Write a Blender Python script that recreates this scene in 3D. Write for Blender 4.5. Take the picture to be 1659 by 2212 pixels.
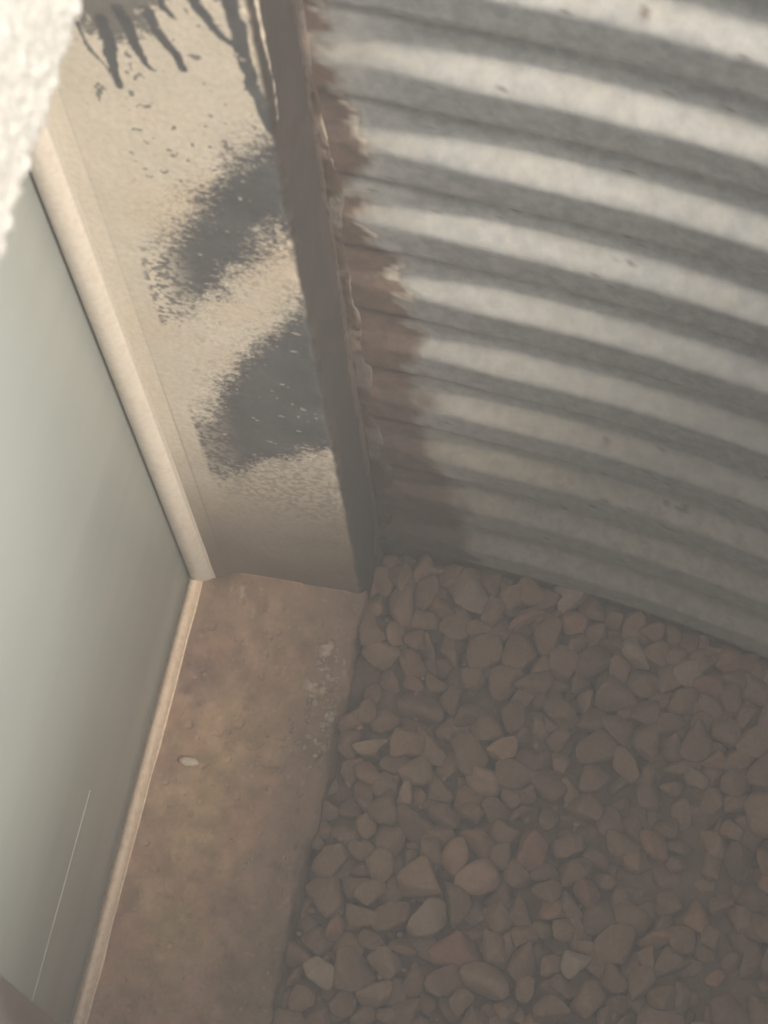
import bpy, bmesh, math, random
import numpy as np
from mathutils import Matrix, Vector

S = bpy.context.scene
for o in list(bpy.data.objects):
    bpy.data.objects.remove(o)
random.seed(7)
rng = np.random.default_rng(11)

# ---------------------------------------------------------------- camera
cd = bpy.data.cameras.new('camera')
cam = bpy.data.objects.new('camera', cd)
S.collection.objects.link(cam)
MR = ((-0.20717893667939424, -0.9017035360931521, 0.379483360891466),
      (0.9764779567319062, -0.1669177737667584, 0.13648903552089103),
      (-0.05973012818560959, 0.39883479010467515, 0.9150754733840698))
CAM = (0.4804, 0.3211, 1.3294)
m4 = Matrix(MR).to_4x4()
m4.translation = Vector(CAM)
cam.matrix_world = m4
cd.sensor_fit = 'HORIZONTAL'
cd.sensor_width = 36.0
cd.lens = 4448.5 / 1659 * 36
cd.clip_start = 0.02
cd.clip_end = 300
cd.dof.use_dof = True
cd.dof.focus_distance = 1.32
cd.dof.aperture_fstop = 22.0
S.camera = cam

# ---------------------------------------------------------------- light
SUN_EL, SUN_AZ = math.radians(46), math.radians(60)     # azimuth from +X towards +Y
w = bpy.data.worlds.new('World')
S.world = w
w.use_nodes = True
nt = w.node_tree
sky = nt.nodes.new('ShaderNodeTexSky')
sky.sky_type = 'NISHITA'
sky.sun_disc = False
sky.sun_elevation = SUN_EL
sky.sun_rotation = math.radians(90) - SUN_AZ
sky.dust_density = 2.5
bg = nt.nodes['Background']
bg.inputs['Strength'].default_value = 0.15
nt.links.new(sky.outputs[0], bg.inputs['Color'])
sd = bpy.data.lights.new('sun', 'SUN')
sd.energy = 4.0
sd.angle = math.radians(11)
sd.color = (1.0, 0.90, 0.76)
sun = bpy.data.objects.new('sun', sd)
S.collection.objects.link(sun)
sdir = Vector((math.cos(SUN_EL) * math.cos(SUN_AZ), math.cos(SUN_EL) * math.sin(SUN_AZ), math.sin(SUN_EL)))
sun.rotation_euler = sdir.to_track_quat('Z', 'Y').to_euler()
S.view_settings.view_transform = 'Standard'
S.view_settings.look = 'None'
S.view_settings.gamma = 1
S.view_settings.exposure = 1.2


# ---------------------------------------------------------------- helpers
def tag(o, label=None, cat=None, group=None, kind=None):
    if label: o['label'] = label
    if cat: o['category'] = cat
    if group: o['group'] = group
    if kind: o['kind'] = kind
    return o


def link(name, me, mat=None, parent=None):
    o = bpy.data.objects.new(name, me)
    S.collection.objects.link(o)
    if mat: me.materials.append(mat)
    if parent: o.parent = parent
    return o


def empty(name, loc=(0, 0, 0)):
    o = bpy.data.objects.new(name, None)
    o.empty_display_size = 0.05
    S.collection.objects.link(o)
    return o


def mesh(name, V, F, smooth=True, attrs=None):
    me = bpy.data.meshes.new(name)
    me.from_pydata([tuple(map(float, v)) for v in V], [], [tuple(int(i) for i in f) for f in F])
    me.update()
    if smooth:
        me.polygons.foreach_set('use_smooth', [True] * len(me.polygons))
    if attrs:
        for k, arr in attrs.items():
            a = me.color_attributes.new(k, 'FLOAT_COLOR', 'POINT')
            arr = np.asarray(arr, dtype=np.float32)
            if arr.ndim == 1:
                arr = np.stack([arr, arr, arr, np.ones_like(arr)], 1)
            a.data.foreach_set('color', arr.ravel())
    return me


def grid_faces(nu, nv, closed_u=False, flip=False):
    i = np.arange(nu if closed_u else nu - 1)
    j = np.arange(nv - 1)
    I, J = np.meshgrid(i, j, indexing='ij')
    I2 = (I + 1) % nu
    a = I * nv + J; b = I2 * nv + J; c = I2 * nv + J + 1; d = I * nv + J + 1
    F = np.stack([a, b, c, d], -1).reshape(-1, 4)
    return F[:, ::-1] if flip else F


# cheap value noise (numpy), for stain masks and surface unevenness
_T = rng.random((64, 64, 64)).astype(np.float32)


def vnoise(x, y, z=0.0):
    x, y, z = np.broadcast_arrays(np.asarray(x, float), np.asarray(y, float), np.asarray(z, float))
    xi, yi, zi = np.floor(x).astype(int), np.floor(y).astype(int), np.floor(z).astype(int)
    fx, fy, fz = x - xi, y - yi, z - zi
    fx = fx * fx * (3 - 2 * fx); fy = fy * fy * (3 - 2 * fy); fz = fz * fz * (3 - 2 * fz)
    r = 0
    for dx in (0, 1):
        for dy in (0, 1):
            for dz in (0, 1):
                r = r + _T[(xi + dx) % 64, (yi + dy) % 64, (zi + dz) % 64] * \
                    (fx if dx else 1 - fx) * (fy if dy else 1 - fy) * (fz if dz else 1 - fz)
    return r


def fbm(x, y, z=0.0, s=1.0, oct=4):
    r, a, n = 0, 1.0, 0
    for k in range(oct):
        r = r + a * vnoise(np.asarray(x) * s, np.asarray(y) * s, np.asarray(z) * s + 7.3 * k)
        n += a; a *= 0.5; s *= 2.03
    return r / n


def sstep(a, b, x):
    t = np.clip((x - a) / (b - a), 0, 1)
    return t * t * (3 - 2 * t)


def poly_sd(px, py, poly):
    """signed distance to a polygon, positive inside"""
    d = np.full(px.shape, 1e9); inside = np.zeros(px.shape, bool)
    n = len(poly)
    for i in range(n):
        x0, y0 = poly[i]; x1, y1 = poly[(i + 1) % n]
        ex, ey = x1 - x0, y1 - y0
        t = np.clip(((px - x0) * ex + (py - y0) * ey) / (ex * ex + ey * ey), 0, 1)
        d = np.minimum(d, np.hypot(px - x0 - t * ex, py - y0 - t * ey))
        c = ((y0 > py) != (y1 > py)) & (px < (x1 - x0) * (py - y0) / ((y1 - y0) if y1 != y0 else 1e-9) + x0)
        inside ^= c
    return np.where(inside, d, -d)


def line_sd(px, py, pts, r0, r1):
    best = np.full(px.shape, -1e9); n = len(pts) - 1
    for i in range(n):
        x0, y0 = pts[i]; x1, y1 = pts[i + 1]
        ex, ey = x1 - x0, y1 - y0
        t = np.clip(((px - x0) * ex + (py - y0) * ey) / (ex * ex + ey * ey), 0, 1)
        r = r0 + (r1 - r0) * (i + t) / n
        best = np.maximum(best, r - np.hypot(px - x0 - t * ex, py - y0 - t * ey))
    return best


# ---------------------------------------------------------------- materials
def newmat(name):
    m = bpy.data.materials.new(name)
    m.use_nodes = True
    b = m.node_tree.nodes['Principled BSDF']
    return m, m.node_tree, b


def N(nt, t, **kw):
    n = nt.nodes.new(t)
    for k, v in kw.items():
        if k in n.inputs: n.inputs[k].default_value = v
        else: setattr(n, k, v)
    return n


def noise_mix(nt, c1, c2, scale, detail=5, lo=0.35, hi=0.65, rough=0.6, vec=None, stretch=None):
    tc = N(nt, 'ShaderNodeTexCoord')
    src = tc.outputs['Object']
    if stretch:
        mp = N(nt, 'ShaderNodeMapping'); mp.inputs['Scale'].default_value = stretch
        nt.links.new(src, mp.inputs[0]); src = mp.outputs[0]
    n = N(nt, 'ShaderNodeTexNoise', Scale=scale, Detail=detail, Roughness=rough)
    nt.links.new(src, n.inputs['Vector'])
    r = N(nt, 'ShaderNodeMapRange'); r.inputs[1].default_value = lo; r.inputs[2].default_value = hi
    nt.links.new(n.outputs[0], r.inputs[0])
    mx = N(nt, 'ShaderNodeMix', data_type='RGBA')
    nt.links.new(r.outputs[0], mx.inputs[0])
    for idx, c in ((6, c1), (7, c2)):
        if isinstance(c, tuple): mx.inputs[idx].default_value = (*c, 1)
        else: nt.links.new(c, mx.inputs[idx])
    return mx.outputs[2], r.outputs[0]


def bump(nt, b, scale, strength, dist=0.001, detail=6, rough=0.65):
    tc = N(nt, 'ShaderNodeTexCoord')
    n = N(nt, 'ShaderNodeTexNoise', Scale=scale, Detail=detail, Roughness=rough)
    nt.links.new(tc.outputs['Object'], n.inputs['Vector'])
    bp = N(nt, 'ShaderNodeBump', Strength=strength, Distance=dist)
    nt.links.new(n.outputs[0], bp.inputs['Height'])
    nt.links.new(bp.outputs[0], b.inputs['Normal'])
    return bp


def attr_mat(name, rough=0.9, bscale=400, bstr=0.5, bdist=0.001, spec=0.2):
    """colour comes from the mesh's own 'paint' attribute, broken up by fine noise"""
    m, nt, b = newmat(name)
    a = N(nt, 'ShaderNodeVertexColor', layer_name='paint')
    tc = N(nt, 'ShaderNodeTexCoord')
    n = N(nt, 'ShaderNodeTexNoise', Scale=260.0, Detail=6.0, Roughness=0.7)
    nt.links.new(tc.outputs['Object'], n.inputs['Vector'])
    r = N(nt, 'ShaderNodeMapRange')
    for i, v in ((1, 0.3), (2, 0.7), (3, 0.86), (4, 1.12)): r.inputs[i].default_value = v
    nt.links.new(n.outputs[0], r.inputs[0])
    mu = N(nt, 'ShaderNodeVectorMath', operation='SCALE')
    nt.links.new(a.outputs[0], mu.inputs[0]); nt.links.new(r.outputs[0], mu.inputs['Scale'])
    nt.links.new(mu.outputs[0], b.inputs['Base Color'])
    b.inputs['Roughness'].default_value = rough
    b.inputs['Specular IOR Level'].default_value = spec
    bump(nt, b, bscale, bstr, bdist)
    return m


M_conc = attr_mat('concrete', 0.92, 420, 0.22, 0.0006)
M_dirt = attr_mat('mortar_dirt', 0.95, 500, 0.8, 0.0012, 0.1)
M_stone = attr_mat('gravel_rock', 0.9, 330, 0.9, 0.0013, 0.15)

M_stucco, nt, b = newmat('stucco')
c, _ = noise_mix(nt, (0.62, 0.61, 0.57), (0.42, 0.41, 0.38), 420, lo=0.4, hi=0.7)
nt.links.new(c, b.inputs['Base Color']); b.inputs['Roughness'].default_value = 0.95
bump(nt, b, 800, 0.7, 0.001)

M_vinyl, nt, b = newmat('white_vinyl')
c, _ = noise_mix(nt, (0.66, 0.60, 0.52), (0.54, 0.47, 0.39), 260, lo=0.42, hi=0.8)
nt.links.new(c, b.inputs['Base Color']); b.inputs['Roughness'].default_value = 0.5
bump(nt, b, 500, 0.15, 0.0003)

M_bead, nt, b = newmat('dusty_vinyl')
c, _ = noise_mix(nt, (0.78, 0.62, 0.46), (0.55, 0.40, 0.28), 240, lo=0.45, hi=0.8)
nt.links.new(c, b.inputs['Base Color']); b.inputs['Roughness'].default_value = 0.55
bump(nt, b, 400, 0.3, 0.0005)

M_vinyl2, nt, b = newmat('clean_vinyl')
b.inputs['Base Color'].default_value = (0.92, 0.88, 0.85, 1); b.inputs['Roughness'].default_value = 0.4

M_glass, nt, b = newmat('dusty_veiled_glass')
c, _ = noise_mix(nt, (0.21, 0.225, 0.205), (0.285, 0.295, 0.27), 14, detail=5, lo=0.3, hi=0.7, stretch=(0.25, 1, 2.2))
tc = N(nt, 'ShaderNodeTexCoord'); sx = N(nt, 'ShaderNodeSeparateXYZ')      # veil of glare painted into the colour, paler upward and away from the jamb
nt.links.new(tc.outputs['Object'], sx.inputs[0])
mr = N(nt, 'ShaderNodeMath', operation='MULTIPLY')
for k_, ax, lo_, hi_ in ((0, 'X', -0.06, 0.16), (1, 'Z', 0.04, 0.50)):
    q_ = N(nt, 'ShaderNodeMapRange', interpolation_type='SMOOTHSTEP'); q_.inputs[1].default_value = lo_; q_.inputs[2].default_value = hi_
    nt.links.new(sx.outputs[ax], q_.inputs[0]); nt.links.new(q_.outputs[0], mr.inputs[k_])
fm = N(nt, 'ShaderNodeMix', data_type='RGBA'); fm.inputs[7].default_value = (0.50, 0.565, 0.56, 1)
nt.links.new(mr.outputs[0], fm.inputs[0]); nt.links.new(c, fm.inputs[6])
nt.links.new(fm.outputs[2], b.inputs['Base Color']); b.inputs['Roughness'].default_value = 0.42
b.inputs['IOR'].default_value = 1.5
b.inputs['Coat Weight'].default_value = 0.3
b.inputs['Coat Roughness'].default_value = 0.3

M_strip, nt, b = newmat('pale_strip')
b.inputs['Base Color'].default_value = (0.28, 0.28, 0.24, 1); b.inputs['Roughness'].default_value = 0.6

# galvanised steel with dust lying on it
M_steel, nt, b = newmat('galvanised_steel')
a = N(nt, 'ShaderNodeVertexColor', layer_name='paint')
sep = N(nt, 'ShaderNodeSeparateColor')
nt.links.new(a.outputs[0], sep.inputs[0])
c1, f1 = noise_mix(nt, (0.46, 0.50, 0.53), (0.66, 0.69, 0.71), 130, detail=3, lo=0.35, hi=0.65)
c2, f2 = noise_mix(nt, (0.40, 0.365, 0.30), (0.27, 0.245, 0.205), 120, detail=5, lo=0.4, hi=0.7)
mx = N(nt, 'ShaderNodeMix', data_type='RGBA')
nt.links.new(sep.outputs[0], mx.inputs[0]); nt.links.new(c1, mx.inputs[6]); nt.links.new(c2, mx.inputs[7])
c3, f3 = noise_mix(nt, (0.170, 0.113, 0.086), (0.095, 0.074, 0.062), 90, detail=8, lo=0.40, hi=0.60, rough=0.75)
mx2 = N(nt, 'ShaderNodeMix', data_type='RGBA')
nt.links.new(sep.outputs[1], mx2.inputs[0]); nt.links.new(mx.outputs[2], mx2.inputs[6]); nt.links.new(c3, mx2.inputs[7])
mx3 = N(nt, 'ShaderNodeMix', data_type='RGBA'); mx3.inputs[7].default_value = (0.50, 0.45, 0.38, 1)
nt.links.new(sep.outputs[2], mx3.inputs[0]); nt.links.new(mx2.outputs[2], mx3.inputs[6])
nt.links.new(mx3.outputs[2], b.inputs['Base Color'])
cov = N(nt, 'ShaderNodeMath', operation='MAXIMUM')
cov2 = N(nt, 'ShaderNodeMath', operation='MAXIMUM')
nt.links.new(sep.outputs[0], cov.inputs[0]); nt.links.new(sep.outputs[1], cov.inputs[1])
nt.links.new(cov.outputs[0], cov2.inputs[0]); nt.links.new(sep.outputs[2], cov2.inputs[1])
mt = N(nt, 'ShaderNodeMath', operation='MULTIPLY_ADD')
nt.links.new(cov2.outputs[0], mt.inputs[0]); mt.inputs[1].default_value = -0.85; mt.inputs[2].default_value = 0.85
nt.links.new(mt.outputs[0], b.inputs['Metallic'])
rt = N(nt, 'ShaderNodeMath', operation='MULTIPLY_ADD')
nt.links.new(cov2.outputs[0], rt.inputs[0]); rt.inputs[1].default_value = 0.4; rt.inputs[2].default_value = 0.36
nt.links.new(rt.outputs[0], b.inputs['Roughness'])
bump(nt, b, 260, 0.35, 0.0006)

M_soil, nt, b = newmat('soil')
c, _ = noise_mix(nt, (0.20, 0.130, 0.088), (0.26, 0.170, 0.115), 120, lo=0.35, hi=0.7)
nt.links.new(c, b.inputs['Base Color']); b.inputs['Roughness'].default_value = 1.0
bump(nt, b, 400, 0.8, 0.002)
M_grade, nt, b = newmat('yard_ground')
c, _ = noise_mix(nt, (0.30, 0.24, 0.18), (0.20, 0.16, 0.12), 14, lo=0.35, hi=0.7)
nt.links.new(c, b.inputs['Base Color']); b.inputs['Roughness'].default_value = 1.0

# ---------------------------------------------------------------- foundation wall (concrete around the window opening)
D = 0.125      # depth of the opening in front of the window
HEAD = 0.835
WX = 0.72
C_conc = np.array([0.64, 0.57, 0.47])  # bare concrete of the jamb
C_tar = np.array([0.100, 0.100, 0.102])
C_tarw = np.array([0.050, 0.044, 0.040])
C_dust = np.array([0.150, 0.108, 0.080])

LOBE1 = [(0.15, 0.60), (0.1251, 0.5714), (0.1151, 0.5579), (0.1041, 0.5381), (0.085, 0.5114), (0.0693, 0.4823), (0.0526, 0.4513),
         (0.03, 0.4243), (0.03, 0.4049), (0.0397, 0.3808), (0.0538, 0.3977), (0.0694, 0.4195), (0.0848, 0.4428),
         (0.1027, 0.4725), (0.1116, 0.4916), (0.1172, 0.4981), (0.1226, 0.490), (0.128, 0.4775), (0.15, 0.4731)]
LOBE2 = [(0.15, 0.45), (0.1283, 0.4258), (0.1166, 0.4053), (0.1015, 0.3804), (0.0864, 0.3493), (0.0732, 0.3173), (0.0578, 0.2829),
         (0.040, 0.2547), (0.030, 0.2274), (0.03, 0.1943), (0.0474, 0.1865), (0.0644, 0.2047), (0.0844, 0.2276), (0.103, 0.2444), (0.15, 0.266)]
TOP = [(0.0404, 0.70), (0.0925, 0.70), (0.0825, 0.6505), (0.076, 0.6387), (0.0706, 0.6445), (0.0623, 0.6308), (0.0567, 0.6329), (0.0454, 0.6404)]
RUNS = [([(0.0572, 0.642), (0.0581, 0.6201), (0.0572, 0.6068), (0.0578, 0.5942)], 0.0036, 0.0019),
        ([(0.0461, 0.6361), (0.0479, 0.6231), (0.0529, 0.6091), (0.0563, 0.5999)], 0.0010, 0.0007),
        ([(0.0672, 0.6514), (0.0696, 0.6275), (0.0712, 0.6198), (0.0736, 0.6113)], 0.0036, 0.0014),
        ([(0.0789, 0.6527), (0.0826, 0.6336), (0.0868, 0.625), (0.0881, 0.6153)], 0.0030, 0.0018),
        ([(0.0969, 0.6785), (0.1034, 0.6535), (0.1094, 0.6411), (0.1157, 0.635)], 0.0032, 0.0015),
        ([(0.1175, 0.70), (0.1165, 0.6551), (0.1170, 0.6336), (0.1186, 0.6079), (0.1214, 0.5898), (0.1250, 0.5705)], 0.0042, 0.0026),
        ([(0.086, 0.6762), (0.0863, 0.6559), (0.0905, 0.6496)], 0.0022, 0.0012),
        ([(0.0881, 0.6163), (0.0884, 0.6143)], 0.0022, 0.0018)]

wall = empty('foundation_wall')
tag(wall, 'poured concrete foundation wall around the window, splashed with grey damp proofing', 'wall')


def jamb_mesh():
    r = 0.004
    path = []
    for y in np.linspace(-0.10, 0.0, 6)[:-1]: path.append((0, y))
    for y in np.linspace(0.0, D - r, 150)[:-1]: path.append((0, y))
    for t in np.linspace(0, math.pi / 2, 9)[:-1]: path.append((-r + r * math.cos(t), D - r + r * math.sin(t)))
    for x in np.linspace(-r, -0.12, 110)[:-1]: path.append((x, D))
    for x in np.linspace(-0.12, -1.6, 8): path.append((x, D))
    path.append((-1.6, -0.10))
    path = np.array(path)
    zs = np.concatenate([np.linspace(-0.5, -0.06, 12)[:-1], np.linspace(-0.06, 0.70, 820)[:-1], np.linspace(0.70, HEAD, 12)])
    nu, nv = len(path), len(zs)
    X = np.repeat(path[:, 0], nv); Y = np.repeat(path[:, 1], nv); Z = np.tile(zs, nu)
    # unevenness of the cast face, more at the arris
    e = np.exp(-((Y - D) ** 2 + X ** 2) / 0.006 ** 2)
    chip = (fbm(Y + 3, Z, s=70) - 0.5)
    near = (np.arange(nu) < len(path) - 2).repeat(nv)
    X2 = X + np.where(near, 0.0016 * (fbm(Y, Z, s=22) - 0.5) * (np.abs(X) < 0.003) * sstep(0.026, 0.036, Y) - 0.004 * e * np.clip(chip, -.2, 1), 0)
    Y2 = Y + np.where(near, (0.0025 * (fbm(X + 9, Z, s=30) - 0.5)) * (Y > D - 0.001) - 0.005 * e * np.clip(chip + .1, 0, 1), 0)
    # masks
    onj = (X > -0.0045)
    jit = 0.010 * (fbm(Y, Z, s=60, oct=4) - 0.5) * 2 + 0.006 * (vnoise(Y * 900, Z * 900, 5) - 0.5) * 2
    fine = vnoise(Y * 800, Z * 800, 2)
    fine2 = fbm(Y, Z, s=420, oct=3)

    def soft(sd, w):      # overspray: grainy edge
        return sstep(-w * 2.2, w * 1.2, sd + w * 1.7 * (fine2 - 0.5) * 2 + jit * 0.9 + 0.0012)
    l1 = soft(poly_sd(Y, Z, LOBE1), 0.0055)
    l2 = soft(poly_sd(Y, Z, LOBE2), 0.0055)
    tp = soft(poly_sd(Y, Z, TOP), 0.0022) * 0.85
    t = np.maximum.reduce([l1, l2, tp])
    wv = 0.0016 * (fbm(Z, Y, s=120) - 0.5) * 2
    for pts, r0, r1 in RUNS:
        t = np.maximum(t, sstep(-0.0005, 0.0006, line_sd(Y + wv, Z, pts, r0, r1) + 0.0007 * (fine2 - .5) * 2))
    # fine spray under the lower lobe and loose specks
    under = sstep(0.09, 0.16, Z + (0.125 - Y) * -0.3) * (1 - sstep(0.20, 0.27, Z)) * (Y > 0.042)
    t = np.maximum(t, under * sstep(0.38, 0.66, fine2) * 0.42)
    spray = np.clip(np.maximum(sstep(-0.03, 0, poly_sd(Y, Z, LOBE1)), sstep(-0.03, 0, poly_sd(Y, Z, LOBE2))), 0, 1)
    t = np.maximum(t, spray * sstep(0.62, 0.80, fine) * 0.45)
    spk = sstep(0.775, 0.81, fbm(Y, Z * 0.8, 11, s=260, oct=2)) * (0.35 + 0.65 * (Z > 0.52))
    t = np.maximum(t, spk * 0.75)
    t = t * sstep(0.0380, 0.0420, Y + 0.003 * (fine2 - .5))      # clean strip beside the frame
    # pale chips in the stain
    chips = sstep(0.84, 0.86, fbm(Y, Z, 31, s=190, oct=2)) * (t > 0.4)
    t = t * (1 - 0.5 * chips)
    thin = (1 - sstep(0.040, 0.072, Y)) * (0.35 + 0.5 * sstep(0.30, 0.36, Z))
    thin = thin * (Z < 0.56)
    t = t * (1 - thin * sstep(0.35, 0.62, 1 - fine2) - 0.25 * thin)
    col = C_conc[None] * (0.93 + 0.14 * fbm(Y, Z, s=28))[:, None]
    # warm blotches of the plaster
    wb = sstep(0.5, 0.7, fbm(Y, Z, 17, s=16))[:, None]
    col = col * (1 - wb) + wb * col * np.array([1.0, 0.95, 0.90])
    col = col * (1 + 0.10 * (1 - sstep(0.0270, 0.0275, Y)))[:, None]
    col = col * (1 - 0.22 * np.exp(-((Y - 0.0276 - 0.0004 * (fbm(Z, Y, 2, s=30) - .5)) / 0.0006) ** 2) * (1 - sstep(0.15, 0.42, Z)) - 0.10 * np.exp(-((Y - 0.0276) / 0.0006) ** 2))[:, None]
    # dust caked on the lower jamb
    dz = (1 - sstep(0.02, 0.28, Z + 0.05 * (fbm(Y, Z, 3, s=30) - .5)))[:, None] * (0.9)
    col = col * (1 - dz) + C_dust * dz
    tarc = C_tar[None] * (0.70 + 0.6 * fbm(Y, Z, 8, s=45, oct=5))[:, None]
    tarc = tarc * (1 - dz * .6) + C_dust * 0.75 * dz * .6
    cj = col * (1 - t[:, None]) + tarc * t[:, None]
    # outer face: tar coat, rusty and dusty towards the bottom
    f = fbm(X * 1.3, Z, 40, s=40)
    cw = C_tarw[None] * (0.85 + 0.3 * f)[:, None]
    rust = sstep(0.52, 0.66, fbm(X, Z * 0.6, 50, s=45))[:, None] * 0.6
    cw = cw * (1 - rust) + np.array([0.068, 0.053, 0.045]) * rust
    bare = (sstep(0.0, 0.0015, (0.5 - 0) * 0 + line_sd(X, Z, [(-0.0055, 0.72), (-0.006, 0.66), (-0.007, 0.62), (-0.0045, 0.578)], 0.0030, 0.0006)
                  + 0.002 * (fbm(X, Z, 60, s=260) - 0.5) * 2))[:, None]
    cw = cw * (1 - bare) + np.array([0.60, 0.54, 0.44]) * bare
    k = sstep(D - 0.004, D - 0.001, Y)[:, None]
    c = cj * (1 - k) + cw * k
    V = np.stack([X2, Y2, Z], 1)
    me = mesh('jamb', V, grid_faces(nu, nv, True), True, {'paint': np.concatenate([c, np.ones((len(c), 1))], 1)})
    return me


link('jamb', jamb_mesh(), M_conc, wall)['label'] = 'pale concrete window jamb with dark grey overspray lobes and runs'


def sill_mesh():
    r = 0.006
    path = []
    for y in np.linspace(-0.10, 0.0, 5)[:-1]: path.append((y, 0))
    for y in np.linspace(0.0, D - r, 170)[:-1]: path.append((y, 0))
    for t in np.linspace(0, math.pi / 2, 12)[:-1]: path.append((D - r + r * math.sin(t), -r + r * math.cos(t)))
    for z in np.linspace(-r, -0.06, 50)[:-1]: path.append((D, z))
    path.append((D, -0.06)); path.append((D, -0.5)); path.append((-0.10, -0.5))
    path = np.array(path)
    xs = np.concatenate([np.linspace(-0.004, 0.42, 560)[:-1], np.linspace(0.42, WX, 20)])
    nu, nv = len(path), len(xs)
    Y = np.repeat(path[:, 0], nv); Z = np.repeat(path[:, 1], nv); X = np.tile(xs, nu)
    near = (np.arange(nu) < len(path) - 2).repeat(nv)
    e = np.exp(-((Y - D) ** 2 + Z ** 2) / 0.010 ** 2)
    pit = sstep(0.72, 0.80, fbm(X, Y, 63, s=120, oct=3))
    h = -0.0012 * pit + 0.0024 * (fbm(X, Y, s=18) - 0.5) + 0.0012 * (fbm(X, Y, 4, s=120) - 0.5)
    clump = sstep(0.55, 0.8, fbm(X, Y, 6, s=75)) * np.exp(-((Y - 0.113) / 0.014) ** 2) * np.exp(-((X - 0.06) / 0.05) ** 2)
    # dust fillets in the corner with the jamb
    fil = 0.020 * np.exp(-(np.maximum(X, 0) / 0.015)) * (X >= -0.01)
    Z2 = Z + np.where(near & (Y > 0.002), h * (Z > -0.003) * sstep(0.0095, 0.02, Y) + 0.005 * clump + fil * sstep(0.012, 0.04, Y) * (Z > -0.006), 0)
    Y2 = Y + np.where(near, -0.010 * e * np.clip(fbm(X, Z, 12, s=40) - .35, 0, 1) + 0.009 * (fbm(X, Z, 14, s=45) - .5) * sstep(D - .012, D - .001, Y) * 1.2, 0)
    # colour
    base = np.array([0.33, 0.235, 0.170])[None] * (0.70 + 0.60 * fbm(X, Y, s=30))[:, None]
    tan = (np.exp(-((Y - 0.052 - 0.02 * (fbm(X, Y, 9, s=9) - .5)) / 0.030) ** 2) * sstep(0.05, 0.14, X) * sstep(0.25, 0.55, fbm(X, Y, 15, s=22)))[:, None]
    c = base * (1 - 0.75 * tan) + np.array([0.47, 0.345, 0.205]) * 0.75 * tan
    pur = (sstep(0.53, 0.68, fbm(X * .8, Y, 21, s=34)) * np.exp(-((Y - 0.022) / 0.018) ** 2))[:, None]
    c = c * (1 - 0.7 * pur) + np.array([0.235, 0.155, 0.135]) * 0.7 * pur
    pk = (sstep(0.55, 0.7, fbm(X, Y, 27, s=40)))[:, None] * .5
    c = c * (1 - pk) + np.array([0.40, 0.245, 0.185]) * pk
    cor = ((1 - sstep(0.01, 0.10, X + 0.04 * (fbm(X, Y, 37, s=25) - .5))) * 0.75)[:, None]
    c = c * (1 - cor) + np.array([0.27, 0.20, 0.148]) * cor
    mo = (fbm(X, Y, 61, s=110, oct=5) - .5)[:, None]
    c = c * (1 + 0.9 * mo)
    # greyer outer third
    g = sstep(0.085, 0.11, Y + 0.02 * (fbm(X, Y, 33, s=20) - .5))[:, None]
    c = c * (1 - 0.45 * g) + np.array([0.20, 0.150, 0.115]) * 0.45 * g
    cl = sstep(0.1, 0.45, clump)[:, None]
    c = c * (1 - cl) + np.array([0.50, 0.44, 0.36]) * cl
    sp = sstep(0.77, 0.83, fbm(X, Y, 44, s=260, oct=2))[:, None]
    c = c * (1 - 0.2 * sp)
    sp = sstep(0.80, 0.83, fbm(X, Y, 54, s=300, oct=2))[:, None]
    c = c * (1 - .5 * sp) + np.array([0.45, 0.40, 0.30]) * .5 * sp
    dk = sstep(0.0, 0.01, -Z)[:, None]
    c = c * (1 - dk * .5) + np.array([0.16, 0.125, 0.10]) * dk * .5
    c = c * np.array([0.96, 0.89, 0.83])
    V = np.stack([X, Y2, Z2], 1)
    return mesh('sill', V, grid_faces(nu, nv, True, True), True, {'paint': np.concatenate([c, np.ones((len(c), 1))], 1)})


link('sill', sill_mesh(), M_conc, wall)['label'] = 'concrete sill covered in tan dust and stains'


def box_bm(bm, x0, x1, y0, y1, z0, z1):
    r = bmesh.ops.create_cube(bm, size=1)
    for v in r['verts']:
        v.co = Vector(((x0 + x1) / 2 + v.co.x * (x1 - x0), (y0 + y1) / 2 + v.co.y * (y1 - y0), (z0 + z1) / 2 + v.co.z * (z1 - z0)))


def bm_obj(name, bm, mat, parent=None, bev=0.0, smooth=False):
    if bev:
        bmesh.ops.bevel(bm, geom=bm.edges[:], offset=bev, segments=2, affect='EDGES')
    me = bpy.data.meshes.new(name); bm.to_mesh(me); bm.free()
    if smooth: me.polygons.foreach_set('use_smooth', [True] * len(me.polygons))
    return link(name, me, mat, parent)


M_plain, nt, b = newmat('plain_concrete')
c, _ = noise_mix(nt, (0.36, 0.32, 0.26), (0.27, 0.24, 0.20), 20)
nt.links.new(c, b.inputs['Base Color']); b.inputs['Roughness'].default_value = 0.95
bm = bmesh.new()
box_bm(bm, WX, 3.2, -0.10, D, -0.5, HEAD)
bm_obj('far_pier', bm, M_plain, wall)


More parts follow.
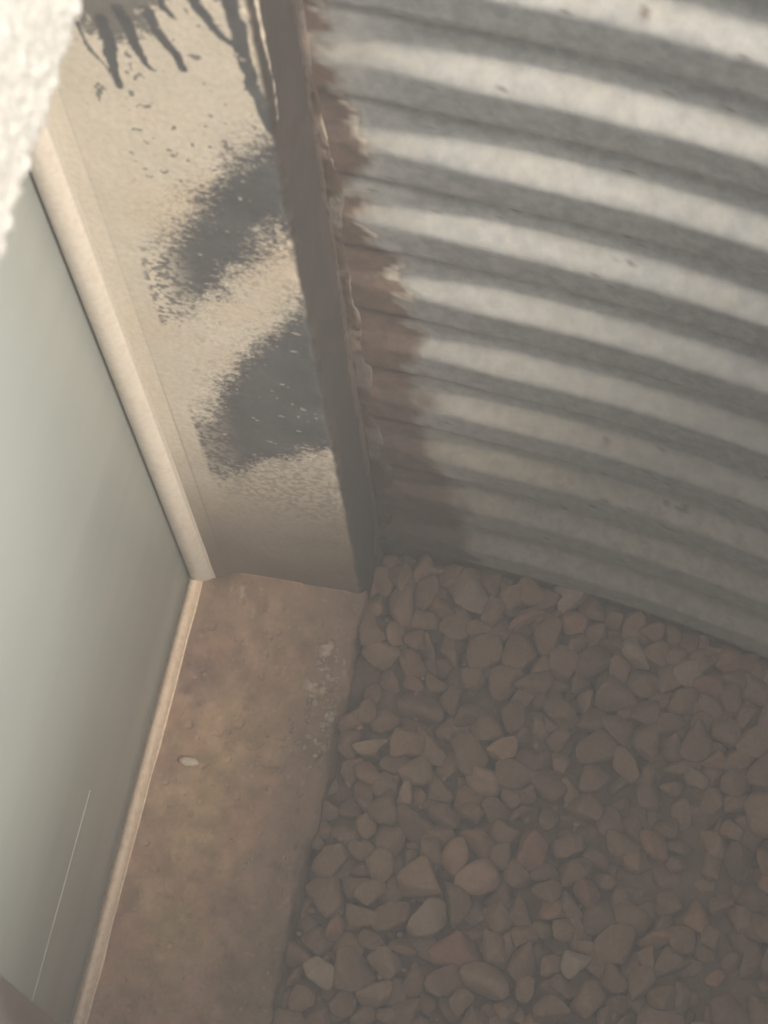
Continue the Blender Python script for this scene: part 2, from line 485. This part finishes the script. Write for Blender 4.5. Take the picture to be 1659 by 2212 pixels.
# stucco above the opening: a lumpy sprayed coat
def stucco_mesh():
    # path goes back under the head, round the drip edge, up the face
    path = [(-0.10, HEAD), (0.05, HEAD)]
    y0, r = D + 0.001, 0.006
    for y in np.linspace(0.05, y0 - r, 40)[1:-1]: path.append((y, HEAD))
    for t in np.linspace(-math.pi / 2, 0, 10): path.append((y0 - r + r * math.cos(t), HEAD + r + r * math.sin(t)))
    for z in np.linspace(HEAD + r, HEAD + 0.36, 480)[1:]: path.append((y0, z))
    for z in np.linspace(HEAD + 0.36, 2.2, 20)[1:]: path.append((y0, z))
    path.append((-0.10, 2.2))
    path = np.array(path)
    xs = np.concatenate([np.linspace(-3.0, -0.15, 20)[:-1], np.linspace(-0.15, 0.42, 760)[:-1], np.linspace(0.42, 3.2, 20)])
    nu, nv = len(path), len(xs)
    Y = np.repeat(path[:, 0], nv); Z = np.repeat(path[:, 1], nv); X = np.tile(xs, nu)
    front = Y > y0 - r - 0.01
    lum = fbm(X, Z * 0.7, Y, s=430, oct=2)
    lump = 0.0034 * np.clip(lum - 0.40, 0, 1) + 0.0014 * (fbm(X, Z, Y + 4, s=40) - 0.5)
    Y2 = Y + np.where(front & (Z < 2.1), lump, 0)
    Z2 = Z + np.where(front & (Z < HEAD + r), -0.5 * lump - 0.002 * (fbm(X, Y, 3, s=25) - .5), 0)
    V = np.stack([X, Y2, Z2], 1)
    return mesh('stucco_wall', V, grid_faces(nu, nv, True, True), True)


tag(link('stucco_wall', stucco_mesh(), M_stucco), 'bright cream stucco house wall with a rough sprayed texture above the window', 'stucco wall')

# ---------------------------------------------------------------- window
win = empty('basement_window')
tag(win, 'vinyl basement window with a pale rounded frame bead and dusty grey green glass', 'window')


def extrude_profile(prof, axis, t0, t1, n, closed=True, mitre=0, wob=0.0):
    """prof: (a, y) pairs; axis 'z' => point (a, y, t); axis 'x' => (t, y, a).  mitre trims the start along a (45 deg)."""
    prof = np.array(prof); ts = np.linspace(0, 1, n)
    V = []
    for a, y in prof:
        s = t0 + (a if mitre else 0)
        for t in ts:
            q = s + (t1 - s) * t
            wv = wob * (float(vnoise(q * 40, a * 300, y * 300)) - 0.5)
            V.append((a + wv, y + wv, q) if axis == 'z' else (q, y + wv, a + wv))
    me = mesh('p', V, grid_faces(len(prof), n, closed, axis == 'x'), True)
    return me


# profile across the frame: rounded nose next to the glass, then a thin flat flange lying on the concrete
def prof(nose_h, nose_w, fl_h, fl_w):
    p = [(-0.02, -0.03), (fl_h, -0.03), (fl_h, -0.001), (fl_h, 0.0)]
    for t in np.linspace(0.12, math.pi - 0.12, 20):
        y = nose_w / 2 - nose_w / 2 * math.cos(t)
        p.append((fl_h + (nose_h - fl_h) * math.sin(t) ** (0.7 if t < math.pi / 2 else 1.5), y))
    for t in np.linspace(0.1, 1, 6): p.append((fl_h * (1 - t) - 0.0001 * t, nose_w + (fl_w - nose_w) * t))
    p.append((-0.02, fl_w))
    return p


PJ = prof(0.0066, 0.0150, 0.0006, 0.0180)
PS = prof(0.0064, 0.0085, 0.0003, 0.0098)
link('frame', extrude_profile(PJ, 'z', 0.0, HEAD, 160, True, 1, 0.0001), M_vinyl, win)
link('frame', extrude_profile(PS, 'x', 0.0, WX, 400, True, 1, 0.00025), M_bead, win)
bm = bmesh.new(); box_bm(bm, 0.002, WX, -0.05, 0.02, HEAD - 0.03, HEAD - 0.0008)
bm_obj('head_frame', bm, M_vinyl2, win, 0.002)
# glass, and a thin pale tapering line across it
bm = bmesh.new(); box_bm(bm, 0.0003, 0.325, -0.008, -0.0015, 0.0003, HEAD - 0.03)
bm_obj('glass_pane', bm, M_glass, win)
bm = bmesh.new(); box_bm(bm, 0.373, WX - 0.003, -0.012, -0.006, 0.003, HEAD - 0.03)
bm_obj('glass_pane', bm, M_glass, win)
xs = np.linspace(0.19, 0.324, 60)
V = []
for x in xs:
    tt = (x - 0.19) / 0.134
    hh = 0.0001 + 0.0009 * tt
    dz = 0.0003 * (float(vnoise(x * 60, 1, 1)) - .5)
    V += [(x, -0.0017, 0.107 - hh + dz), (x, -0.0005, 0.107 + dz), (x, -0.0017, 0.107 + hh + dz)]
V = np.array(V).reshape(60, 3, 3).transpose(1, 0, 2).reshape(-1, 3)
link('pale_line', mesh('pale_line', V, grid_faces(3, 60, False, True)), M_strip, win)
# meeting stile
st = bmesh.new()
box_bm(st, 0.323, 0.371, -0.03, 0.0, 0.009, HEAD - 0.031)
stile = bm_obj('stile', st, M_vinyl2, win, 0.004, True)
bm = bmesh.new(); box_bm(bm, 0.3242, 0.366, -0.0025, 0.0062, 0.0105, HEAD - 0.035)
bm_obj('stile_rib', bm, M_vinyl2, stile, 0.003, True)

# ---------------------------------------------------------------- corrugated well
P0 = (-0.049, D)
TOPZ = 1.10  # unseen rim, set high so the well shades its floor from the sun
PITCH = 0.0677
ZC = 0.5745 - PITCH / 4
AMP = 0.0054


def well_curve():
    s, x, y, th = 0.0, P0[0], P0[1], -0.016
    pts = [(x, y, th)]
    ds = 0.004
    while y >= D - 1e-6 and s < 6:
        k = 0.948 if s < 0.62 else min(0.948 + (s - 0.62) * 12, 2.6)  # unseen far side bent tighter to block sun from the floor
        if th >= math.pi: k = 0.0
        x += math.sin(th) * ds; y += math.cos(th) * ds; th += k * ds; s += ds
        pts.append((x, y, th))
    return np.array(pts)


WC = well_curve()


def steel_mesh():
    zs = np.concatenate([np.linspace(-0.16, 0.75, 560)[:-1], np.linspace(0.75, TOPZ, 60)])
    c = WC
    n1 = 130
    first = c[:n1]; rest = c[n1::4]
    c = np.concatenate([first, rest, c[-1:]])
    nu, nv = len(c), len(zs)
    s = np.concatenate([[0], np.cumsum(np.hypot(np.diff(c[:, 0]), np.diff(c[:, 1])))])
    X = np.repeat(c[:, 0], nv); Y = np.repeat(c[:, 1], nv); TH = np.repeat(c[:, 2], nv); SS = np.repeat(s, nv)
    Z = np.tile(zs, nu)
    ramp = sstep(-0.03, 0.10, SS) * sstep(0, 0.1, s[-1] - SS)
    # rolled section: steep shelves facing up, broad flat crests, narrower flat valleys
    tt = np.linspace(-0.5, 0.5, 401)
    prof_ = np.interp(tt, [-0.5, -0.44, -0.08, 0.08, 0.40, 0.5], [0.15, 1, 1, -1, -1, 0.0])
    prof_[-1] = prof_[0] = 0.05
    ker = np.exp(-(np.linspace(-0.06, 0.06, 49) / 0.042) ** 2); ker /= ker.sum()
    prof_ = np.convolve(np.concatenate([prof_[-25:-1], prof_, prof_[1:25]]), ker, 'same')[24:-24]
    ph = (Z - (0.5745 - 0.002)) / PITCH
    ph = ph - np.round(ph)
    wav = np.interp(ph, tt, prof_)
    off = AMP * wav * ramp + 0.0016 * (fbm(SS, Z, 2, s=9) - .5) + 0.0008 * (fbm(SS, Z, 5, s=30) - .5)
    # inward normal of the curve (towards the middle of the well)
    nx, ny = np.cos(TH), -np.sin(TH)
    X2 = X + nx * off; Y2 = Y + ny * off
    up = -np.gradient(off.reshape(nu, nv), zs, axis=1).ravel()
    dust = 0.12 + 0.46 * np.clip(up * 1.6, 0, 1) + 0.85 * (1 - sstep(-0.02, 0.42, Z + 0.15 * (fbm(SS, Z, 9, s=8) - .5))) * 0.9
    dust += 0.5 * (1 - sstep(0.0, 0.06, SS + 0.03 * (fbm(SS, Z, 19, s=40) - .5)))
    dust += 0.14 * (fbm(SS * .6, Z, 29, s=170) - .5) * (0.3 + np.clip(up * 2, 0, 1)) * 2
    dust = np.clip(dust, 0, 1)
    wr = np.interp(Z, [-0.06, 0.0, 0.1, 0.2, 0.3, 0.4, 0.5, 0.6, 0.74], [0.075, 0.068, 0.055, 0.047, 0.035, 0.026, 0.020, 0.009, 0.004])
    edge = wr * (0.45 + 1.1 * fbm(0.3, Z, 71, s=16, oct=3)) + 0.014 * (fbm(SS, Z, 73, s=90, oct=5) - .5) * 2
    speck = sstep(0.815, 0.845, fbm(SS, Z * 1.0, 77, s=230, oct=2)) * (fbm(SS, Z, 78, s=9) > 0.5)
    rust = 1 - sstep(-0.003, 0.004 + 0.010 * (1 - sstep(0.1, 0.4, Z)), SS - edge)
    halo = sstep(-0.004, -0.0005, SS - edge) * (1 - sstep(0.0, 0.003, SS - edge)) * sstep(0.27, 0.40, Z) * sstep(0.42, 0.6, fbm(SS, Z, 75, s=40))
    rust = np.maximum(rust, speck * 0.8)
    dust = np.stack([dust, rust, halo, np.ones_like(dust)], 1)
    return mesh('corrugated_well', np.stack([X2, Y2, Z], 1), grid_faces(nu, nv, False, True), True, {'paint': dust})


well = empty('window_well')
tag(well, 'curved corrugated galvanised steel window well holding back the ground', 'window well')
link('corrugated_panel', steel_mesh(), M_steel, well)
# rolled rim at the top
V = []
nr = 8
cc = WC[::4]
for x, y, th in cc:
    for i in range(nr):
        a = 2 * math.pi * i / nr
        V.append((x - 0.008 * math.cos(th) + 0.009 * math.cos(a) * math.cos(th), y + 0.008 * math.sin(th) - 0.009 * math.cos(a) * math.sin(th), TOPZ + 0.009 * math.sin(a)))
F = []
for i in range(len(cc) - 1):
    for j in range(nr):
        F.append((i * nr + j, i * nr + (j + 1) % nr, (i + 1) * nr + (j + 1) % nr, (i + 1) * nr + j))
link('rolled_rim', mesh('rolled_rim', V, F), M_steel, well)


# ragged mortar and mud smeared into the joint between wall and steel
def joint_mesh():
    zs = np.linspace(-0.06, 0.74, 620)
    nv = len(zs)
    us = np.linspace(0, 1, 60); nu = len(us)
    U = np.repeat(us, nv); Z = np.tile(zs, nu)
    zz = [-0.06, 0.0, 0.1, 0.2, 0.3, 0.4, 0.5, 0.6, 0.74]
    wsteel = np.interp(zs, zz, [0.016, 0.014, 0.012, 0.010, 0.008, 0.007, 0.005, 0.003, 0.002])
    wwall = np.interp(zs, zz, [0.030, 0.022, 0.010, 0.012, 0.008, 0.007, 0.006, 0.006, 0.005])
    rg = fbm(zs, 0.3, s=15, oct=3) - .5
    rg2 = fbm(zs, 4.3, s=60, oct=4) - .5
    wsteel = np.maximum(wsteel * (1 + 1.4 * rg) + 0.003 * rg2, 0.0015)
    wwall = np.maximum(0.6 * wwall * (1 + 1.2 * rg2), 0.002)
    WS = np.tile(wsteel, nu); WW = np.tile(wwall, nu)
    # u<.35 lies on the wall, u>.35 on the steel
    t = np.where(U < 0.35, (0.35 - U) / 0.35, (U - 0.35) / 0.65)
    X = np.where(U < 0.35, P0[0] + WW * t, P0[0] + 0.0)
    Y = np.where(U < 0.35, D, D + WS * t)
    UM = np.where(U < .35, -WW * t, WS * t)
    lump = (0.0007 + 0.0018 * fbm(UM, Z * 1, 3, s=60)) * np.sqrt(np.clip(1 - t ** 3, 0, 1)) + 0.0012 * (fbm(UM, Z, 9, s=240) - .5)
    lump = np.where((t > 0.995), -0.0022, lump)
    k = sstep(0.2, 0.5, U)
    X += lump * k; Y += lump * (1 - k)
    X += np.where(U >= .35, 0.5 * 0.948 * (Y - D) ** 2 - 0.016 * (Y - D) + AMP * 0.3 * sstep(0.01, 0.06, Y - D), 0)
    f = fbm(UM, Z, 13, s=60)[:, None]
    c = np.array([0.095, 0.070, 0.056]) * (0.8 + 0.4 * f)
    g = sstep(0.5, 0.68, fbm(UM, Z, 23, s=30))[:, None]
    c = c * (1 - g) + np.array([0.17, 0.148, 0.128]) * g
    pinky = sstep(0.54, 0.66, fbm(UM, Z, 33, s=45))[:, None] * (Z > 0.25)[:, None]
    c = c * (1 - .7 * pinky) + np.array([0.26, 0.20, 0.165]) * .7 * pinky
    onw = (U < 0.40)[:, None] * 0.85
    c = c * (1 - onw) + np.array([0.088, 0.072, 0.062]) * onw
    rim = (sstep(0.70, 0.93, t + 0.25 * (fbm(U, Z, 43, s=50) - .5)) * (U > .35) * sstep(0.25, 0.42, Z) * sstep(0.40, 0.55, fbm(U * 0, Z, 47, s=20)))[:, None]
    c = c * (1 - rim) + np.array([0.34, 0.29, 0.24]) * rim
    return mesh('mortar_joint', np.stack([X, Y, Z], 1), grid_faces(nu, nv, False, True), True,
                {'paint': np.concatenate([c, np.ones((len(c), 1))], 1)})


tag(link('mortar_smear', joint_mesh(), M_dirt), 'ragged rusty brown mortar and mud smeared down the joint between wall and steel', 'mortar')

# ---------------------------------------------------------------- ground
GZ = -0.017
# soil under the stones
inner = WC[::3, :2]
cx, cy = inner.mean(0)
nr_ = 60
V, F = [], []
n = len(inner)
for j in range(nr_):
    f = j / (nr_ - 1)
    for x, y in inner:
        X = cx + (x - cx) * f * 1.01; Y = max(cy + (y - cy) * f * 1.01, D - 0.02)
        V.append((X, Y, GZ - 0.014 + 0.006 * (float(fbm(X, Y, s=45)) - .5)))
for j in range(nr_ - 1):
    for i in range(n - 1):
        F.append((j * n + i, j * n + i + 1, (j + 1) * n + i + 1, (j + 1) * n + i))
for j in range(nr_ - 1):
    F.append((j * n + n - 1, j * n, (j + 1) * n, (j + 1) * n + n - 1))
tag(link('well_floor', mesh('well_floor', V, F), M_soil), kind='structure')

# yard: one sheet from the well's rim to the horizon
V, F = [], []
rad = [1.0, 1.06, 1.3, 2.0, 4.0, 12.0, 60.0, 150.0]
ring = WC[::6, :2]
n = len(ring)
for k, q in enumerate(rad):
    for i, (x, y) in enumerate(ring):
        th = math.pi * (1 - i / (n - 1))
        if k < 3:
            X, Y = cx + (x - cx) * q, D + (y - D) * q
        else:
            X, Y = cx + q * math.cos(th), D + q * math.sin(th)
        V.append((X, max(Y, D), 1.0))  # grade raised along with the unseen rim
for k in range(len(rad) - 1):
    for i in range(n - 1):
        F.append((k * n + i, (k + 1) * n + i, (k + 1) * n + i + 1, k * n + i + 1))
tag(link('yard_ground', mesh('yard_ground', V, F), M_grade), kind='structure')


# ---------------------------------------------------------------- gravel
def rock_proto(i):
    r = np.random.default_rng(100 + i)
    bm = bmesh.new()
    k = r.integers(11, 19)
    ax = np.array([1.0, r.uniform(0.68, 0.98), r.uniform(0.5, 0.78)])
    P = r.normal(size=(k, 3)); P /= np.linalg.norm(P, axis=1)[:, None]
    P *= r.uniform(0.80, 1.10, (k, 1))
    for q in P * ax: bm.verts.new(q)
    res = bmesh.ops.convex_hull(bm, input=bm.verts[:])
    junk = [g for g in res['geom_interior'] if isinstance(g, bmesh.types.BMVert)]
    if junk: bmesh.ops.delete(bm, geom=junk, context='VERTS')
    for v in [v for v in bm.verts if not v.link_faces]: bm.verts.remove(v)
    bmesh.ops.bevel(bm, geom=bm.edges[:] + bm.verts[:], offset=0.26, segments=3, profile=0.55, affect='EDGES', clamp_overlap=True)
    bmesh.ops.triangulate(bm, faces=bm.faces[:])
    for _ in range(4):
        bmesh.ops.smooth_vert(bm, verts=bm.verts[:], factor=0.5, use_axis_x=True, use_axis_y=True, use_axis_z=True)
    bm.verts.ensure_lookup_table(); bm.faces.ensure_lookup_table()
    V = np.array([v.co[:] for v in bm.verts])
    d = V / np.linalg.norm(V, axis=1)[:, None]
    V += d * (0.20 * (fbm(V[:, 0] + 5 * i, V[:, 1], V[:, 2], s=2.2, oct=4) - .5))[:, None]
    F = np.array([[v.index for v in f.verts] for f in bm.faces])
    bm.free()
    V -= V.mean(0)
    V /= np.abs(V).max() * 1.0
    return V, F, V.max(0) - V.min(0)


PROTOS = [rock_proto(i) for i in range(28)]


def rotm(yaw, pitch, roll):
    cy_, sy = math.cos(yaw), math.sin(yaw); cp, sp = math.cos(pitch), math.sin(pitch); cr, sr = math.cos(roll), math.sin(roll)
    A = np.array([[cy_, -sy, 0], [sy, cy_, 0], [0, 0, 1]])
    B = np.array([[1, 0, 0], [0, cp, -sp], [0, sp, cp]])
    C = np.array([[cr, 0, sr], [0, 1, 0], [-sr, 0, cr]])
    return A @ B @ C


COLS = [((0.320, 0.200, 0.130), 9), ((0.345, 0.215, 0.139), 7), ((0.295, 0.187, 0.124), 6), ((0.375, 0.242, 0.158), 3),
        ((0.400, 0.225, 0.135), 1.4), ((0.305, 0.200, 0.134), 4), ((0.38, 0.255, 0.165), 0.6), ((0.375, 0.205, 0.135), 1.2)]
CW = np.array([c[1] for c in COLS]); CW = CW / CW.sum()

# named stones the eye picks out:  x, y, half length, yaw, colour, proto, label
NAMED = [
    (0.0814, 0.2346, 0.0125, 2.4, (0.44, 0.27, 0.16), 3, 'peach coloured stone, the warmest one in the middle of the gravel'),
    (0.1591, 0.2195, 0.0115, 0.5, (0.40, 0.23, 0.155), 5, 'reddish rounded stone left of the larger reddish stone'),
    (0.1690, 0.2370, 0.0150, 1.9, (0.37, 0.225, 0.155), 8, 'larger reddish stone right of the rounded reddish one'),
    (-0.0273, 0.1943, 0.0160, 0.4, (0.33, 0.255, 0.195), 11, 'big blunt tan stone at the top of the gravel'),
    (-0.0404, 0.2641, 0.0165, 2.5, (0.31, 0.255, 0.195), 14, 'large wedge shaped stone leaning on the corrugated steel'),
    (-0.0029, 0.3141, 0.0120, 0.9, (0.34, 0.28, 0.215), 17, 'pale narrow stone near the foot of the steel'),
    (0.2360, 0.2546, 0.0165, 1.4, (0.34, 0.22, 0.16), 20, 'big smooth rusty stone near the lower edge of the picture'),
    (0.2515, 0.1471, 0.0125, 1.2, (0.35, 0.28, 0.20), 22, 'yellowish stone beside the sill near the lower edge'),
    (0.0946, 0.1500, 0.0125, 2.2, (0.37, 0.25, 0.165), 25, 'orange brown stone beside the sill, high up'),
    (0.2020, 0.2094, 0.0150, 2.3, (0.29, 0.215, 0.155), 2, 'smooth oval brown stone in the lower middle of the gravel'),
    (0.0035, 0.3518, 0.0110, 0.1, (0.33, 0.255, 0.19), 7, 'small squarish tan stone at the right below the steel'),
    (0.2146, 0.3085, 0.0095, 2.7, (0.36, 0.29, 0.22), 9, 'small pale angular stone at the lower right'),
]


def settle():
    """Drop ellipsoids as discs into the well floor: relax horizontally in layers so that they pack without big overlaps."""
    x0, x1, y0, y1 = -0.10, 0.52, D, 0.66
    pts, rad, fix = [], [], []
    for q in NAMED:
        pts.append((q[0], q[1], GZ + 0.002)); rad.append(q[2] * 0.8); fix.append(True)
    n = 2200
    for i in range(n):
        r = float(np.clip(rng.lognormal(math.log(0.0104), 0.19), 0.0065, 0.0160))
        lay = i / n
        pts.append((rng.uniform(x0, x1), rng.uniform(y0, y1), GZ - 0.016 + 0.026 * lay)); rad.append(r * 0.80); fix.append(False)
    P = np.array(pts); R = np.array(rad); fix = np.array(fix)
    F0 = P[fix].copy()
    wc = WC[:, :2]
    for it in range(70):
        # neighbours by brute force in blocks
        cell = 0.034
        key = np.floor(P[:, :2] / cell).astype(int)
        order = {}
        for i, k in enumerate(map(tuple, key)): order.setdefault(k, []).append(i)
        mv = np.zeros_like(P)
        for (kx, ky), a in order.items():
            b = []
            for dx in (-1, 0, 1):
                for dy in (-1, 0, 1): b += order.get((kx + dx, ky + dy), [])
            a = np.array(a); b = np.array(b)
            d = P[a][:, None] - P[b][None]
            d[..., 2] *= 1.45
            L = np.linalg.norm(d, axis=2) + 1e-9
            ov = (R[a][:, None] + R[b][None]) - L
            ov[(a[:, None] == b[None])] = 0
            ov = np.clip(ov, 0, None)
            w = ov / L * 0.30
            mv[a] += (d * w[..., None]).sum(1) * np.array([1, 1, 0.8])
        P += mv
        P[:, 2] -= 0.0001
        P[:, 2] = np.clip(P[:, 2], GZ - 0.018, GZ + 0.006)
        P[:, 1] = np.maximum(P[:, 1], D - 0.003 + R * 0.85)
        P[:, 0] = np.clip(P[:, 0], x0 - .1, x1)
        P[:, 1] = np.minimum(P[:, 1], y1)
        # stay inside the steel (inner side)
        xi = np.interp(P[:, 1], wc[:150, 1], wc[:150, 0])
        P[:, 0] = np.maximum(P[:, 0], xi + R * 0.95 + AMP * .8)
        P[fix] = F0
    return P, R, fix


P, R, fix = settle()


def place(proto, scale, rot, loc):
    V, F, ext = PROTOS[proto]
    return (V * scale) @ rot.T + loc, F


def grain(V, col, seed):
    k = (0.88 + 0.24 * fbm(V[:, 0] + seed, V[:, 1], V[:, 2], s=160, oct=3))[:, None]
    return np.concatenate([np.array(col)[None] * k, np.ones((len(V), 1))], 1)


VV, FF, CC = [], [], []
off = 0
for i in range(len(P)):
    if fix[i]: continue
    yaw = rng.uniform(0, 6.28)
    rot = rotm(yaw, rng.normal(0, 0.28), rng.normal(0, 0.28))
    V, F = place(int(rng.integers(len(PROTOS))), R[i] / 0.80 * 1.14, rot, P[i])
    c = np.array(COLS[rng.choice(len(COLS), p=CW)][0]) * rng.uniform(0.70, 0.94)
    VV.append(V); FF.append(F + off); CC.append(grain(V, c, i * .37)); off += len(V)
# crumbs lying on and between the stones, and near the sill
for i in range(350):
    r = rng.uniform(0.0010, 0.0030)
    x = rng.uniform(-0.06, 0.45); y = D + abs(rng.normal(0, 0.10)) + r
    xi = np.interp(y, WC[:150, 1], WC[:150, 0])
    if x < xi + 0.01: continue
    V, F = place(int(rng.integers(len(PROTOS))), r, rotm(rng.uniform(0, 6), rng.uniform(-.5, .5), 0), np.array([x, y, GZ - rng.uniform(0.0, 0.010)]))
    c = np.array(COLS[rng.choice(len(COLS), p=CW)][0]) * rng.uniform(0.9, 1.25)
    VV.append(V); FF.append(F + off); CC.append(grain(V, c, i)); off += len(V)
g = mesh('gravel', np.concatenate(VV), np.concatenate(FF), True, {'paint': np.concatenate(CC)})
tag(link('gravel', g, M_stone), 'brown and tan crushed gravel covering the floor of the well', 'gravel', kind='stuff')

for q in NAMED:
    V, F = place(q[5], q[2] * 1.12, rotm(q[3], random.uniform(-.15, .15), random.uniform(-.15, .15)), np.zeros(3))
    me = mesh('gravel_stone', V, F, True, {'paint': grain(V, np.array(q[4]) * 0.70 + 0.38 * np.array((0.33, 0.205, 0.13)), q[0] * 50)})
    o = link('gravel_stone', me, M_stone)
    o.location = (q[0], q[1], GZ + 0.0065)
    tag(o, q[6], 'stone', 'stones that stand out in the gravel')

# the pale pebble on the sill
V, F = place(4, 1.0, rotm(0, 0, 0), np.zeros(3))
V = V / np.linalg.norm(V, axis=1)[:, None] * np.array([0.0034, 0.0070, 0.0030]) * (0.92 + 0.16 * fbm(V[:, 0], V[:, 1], V[:, 2], s=2))[:, None]
me = mesh('pebble', V, F, True, {'paint': grain(V, (0.62, 0.52, 0.40), 3)})
o = link('pebble', me, M_stone); o.location = (0.1334, 0.0321, 0.0028)
tag(o, 'small pale oblong pebble lying alone on the dusty sill', 'pebble')
# crumbs of concrete by the outer edge of the sill
VV, FF, CC = [], [], []; off = 0
for i in range(150):
    if i < 95: x, y = 0.058 + rng.normal(0, 0.026), 0.112 + rng.normal(0, 0.006)
    else: x, y = rng.uniform(0.02, 0.30), rng.uniform(0.03, 0.12)
    if y > 0.121: continue
    r = rng.uniform(0.0008, 0.0030) * (1 if i < 95 else 0.55)
    V, F = place(int(rng.integers(len(PROTOS))), r, rotm(rng.uniform(0, 6), rng.uniform(-.5, .5), 0), np.array([x, y, 0.0012]))
    c = np.array((0.40, 0.33, 0.25)) * rng.uniform(0.7, 1.1)
    VV.append(V); FF.append(F + off); CC.append(grain(V, c, i)); off += len(V)
g = mesh('sill_crumbs', np.concatenate(VV), np.concatenate(FF), True, {'paint': np.concatenate(CC)})
tag(link('sill_crumbs', g, M_stone), 'loose pale concrete crumbs scattered along the outer edge of the sill', 'debris', kind='stuff')


# ---------------------------------------------------------------- even haze added to veil the view and soften contrast
bm = bmesh.new()
box_bm(bm, -165, 165, -165, 165, -1.6, 2.3)
M_haze = bpy.data.materials.new('haze'); M_haze.use_nodes = True
nt = M_haze.node_tree; nt.nodes.clear()
out = nt.nodes.new('ShaderNodeOutputMaterial'); pv = nt.nodes.new('ShaderNodeVolumePrincipled')
pv.inputs['Color'].default_value = (0.93, 0.94, 0.92, 1)
pv.inputs['Density'].default_value = 0.24
pv.inputs['Anisotropy'].default_value = 0.2
nt.links.new(pv.outputs[0], out.inputs['Volume'])
tag(bm_obj('haze', bm, M_haze), kind='stuff')
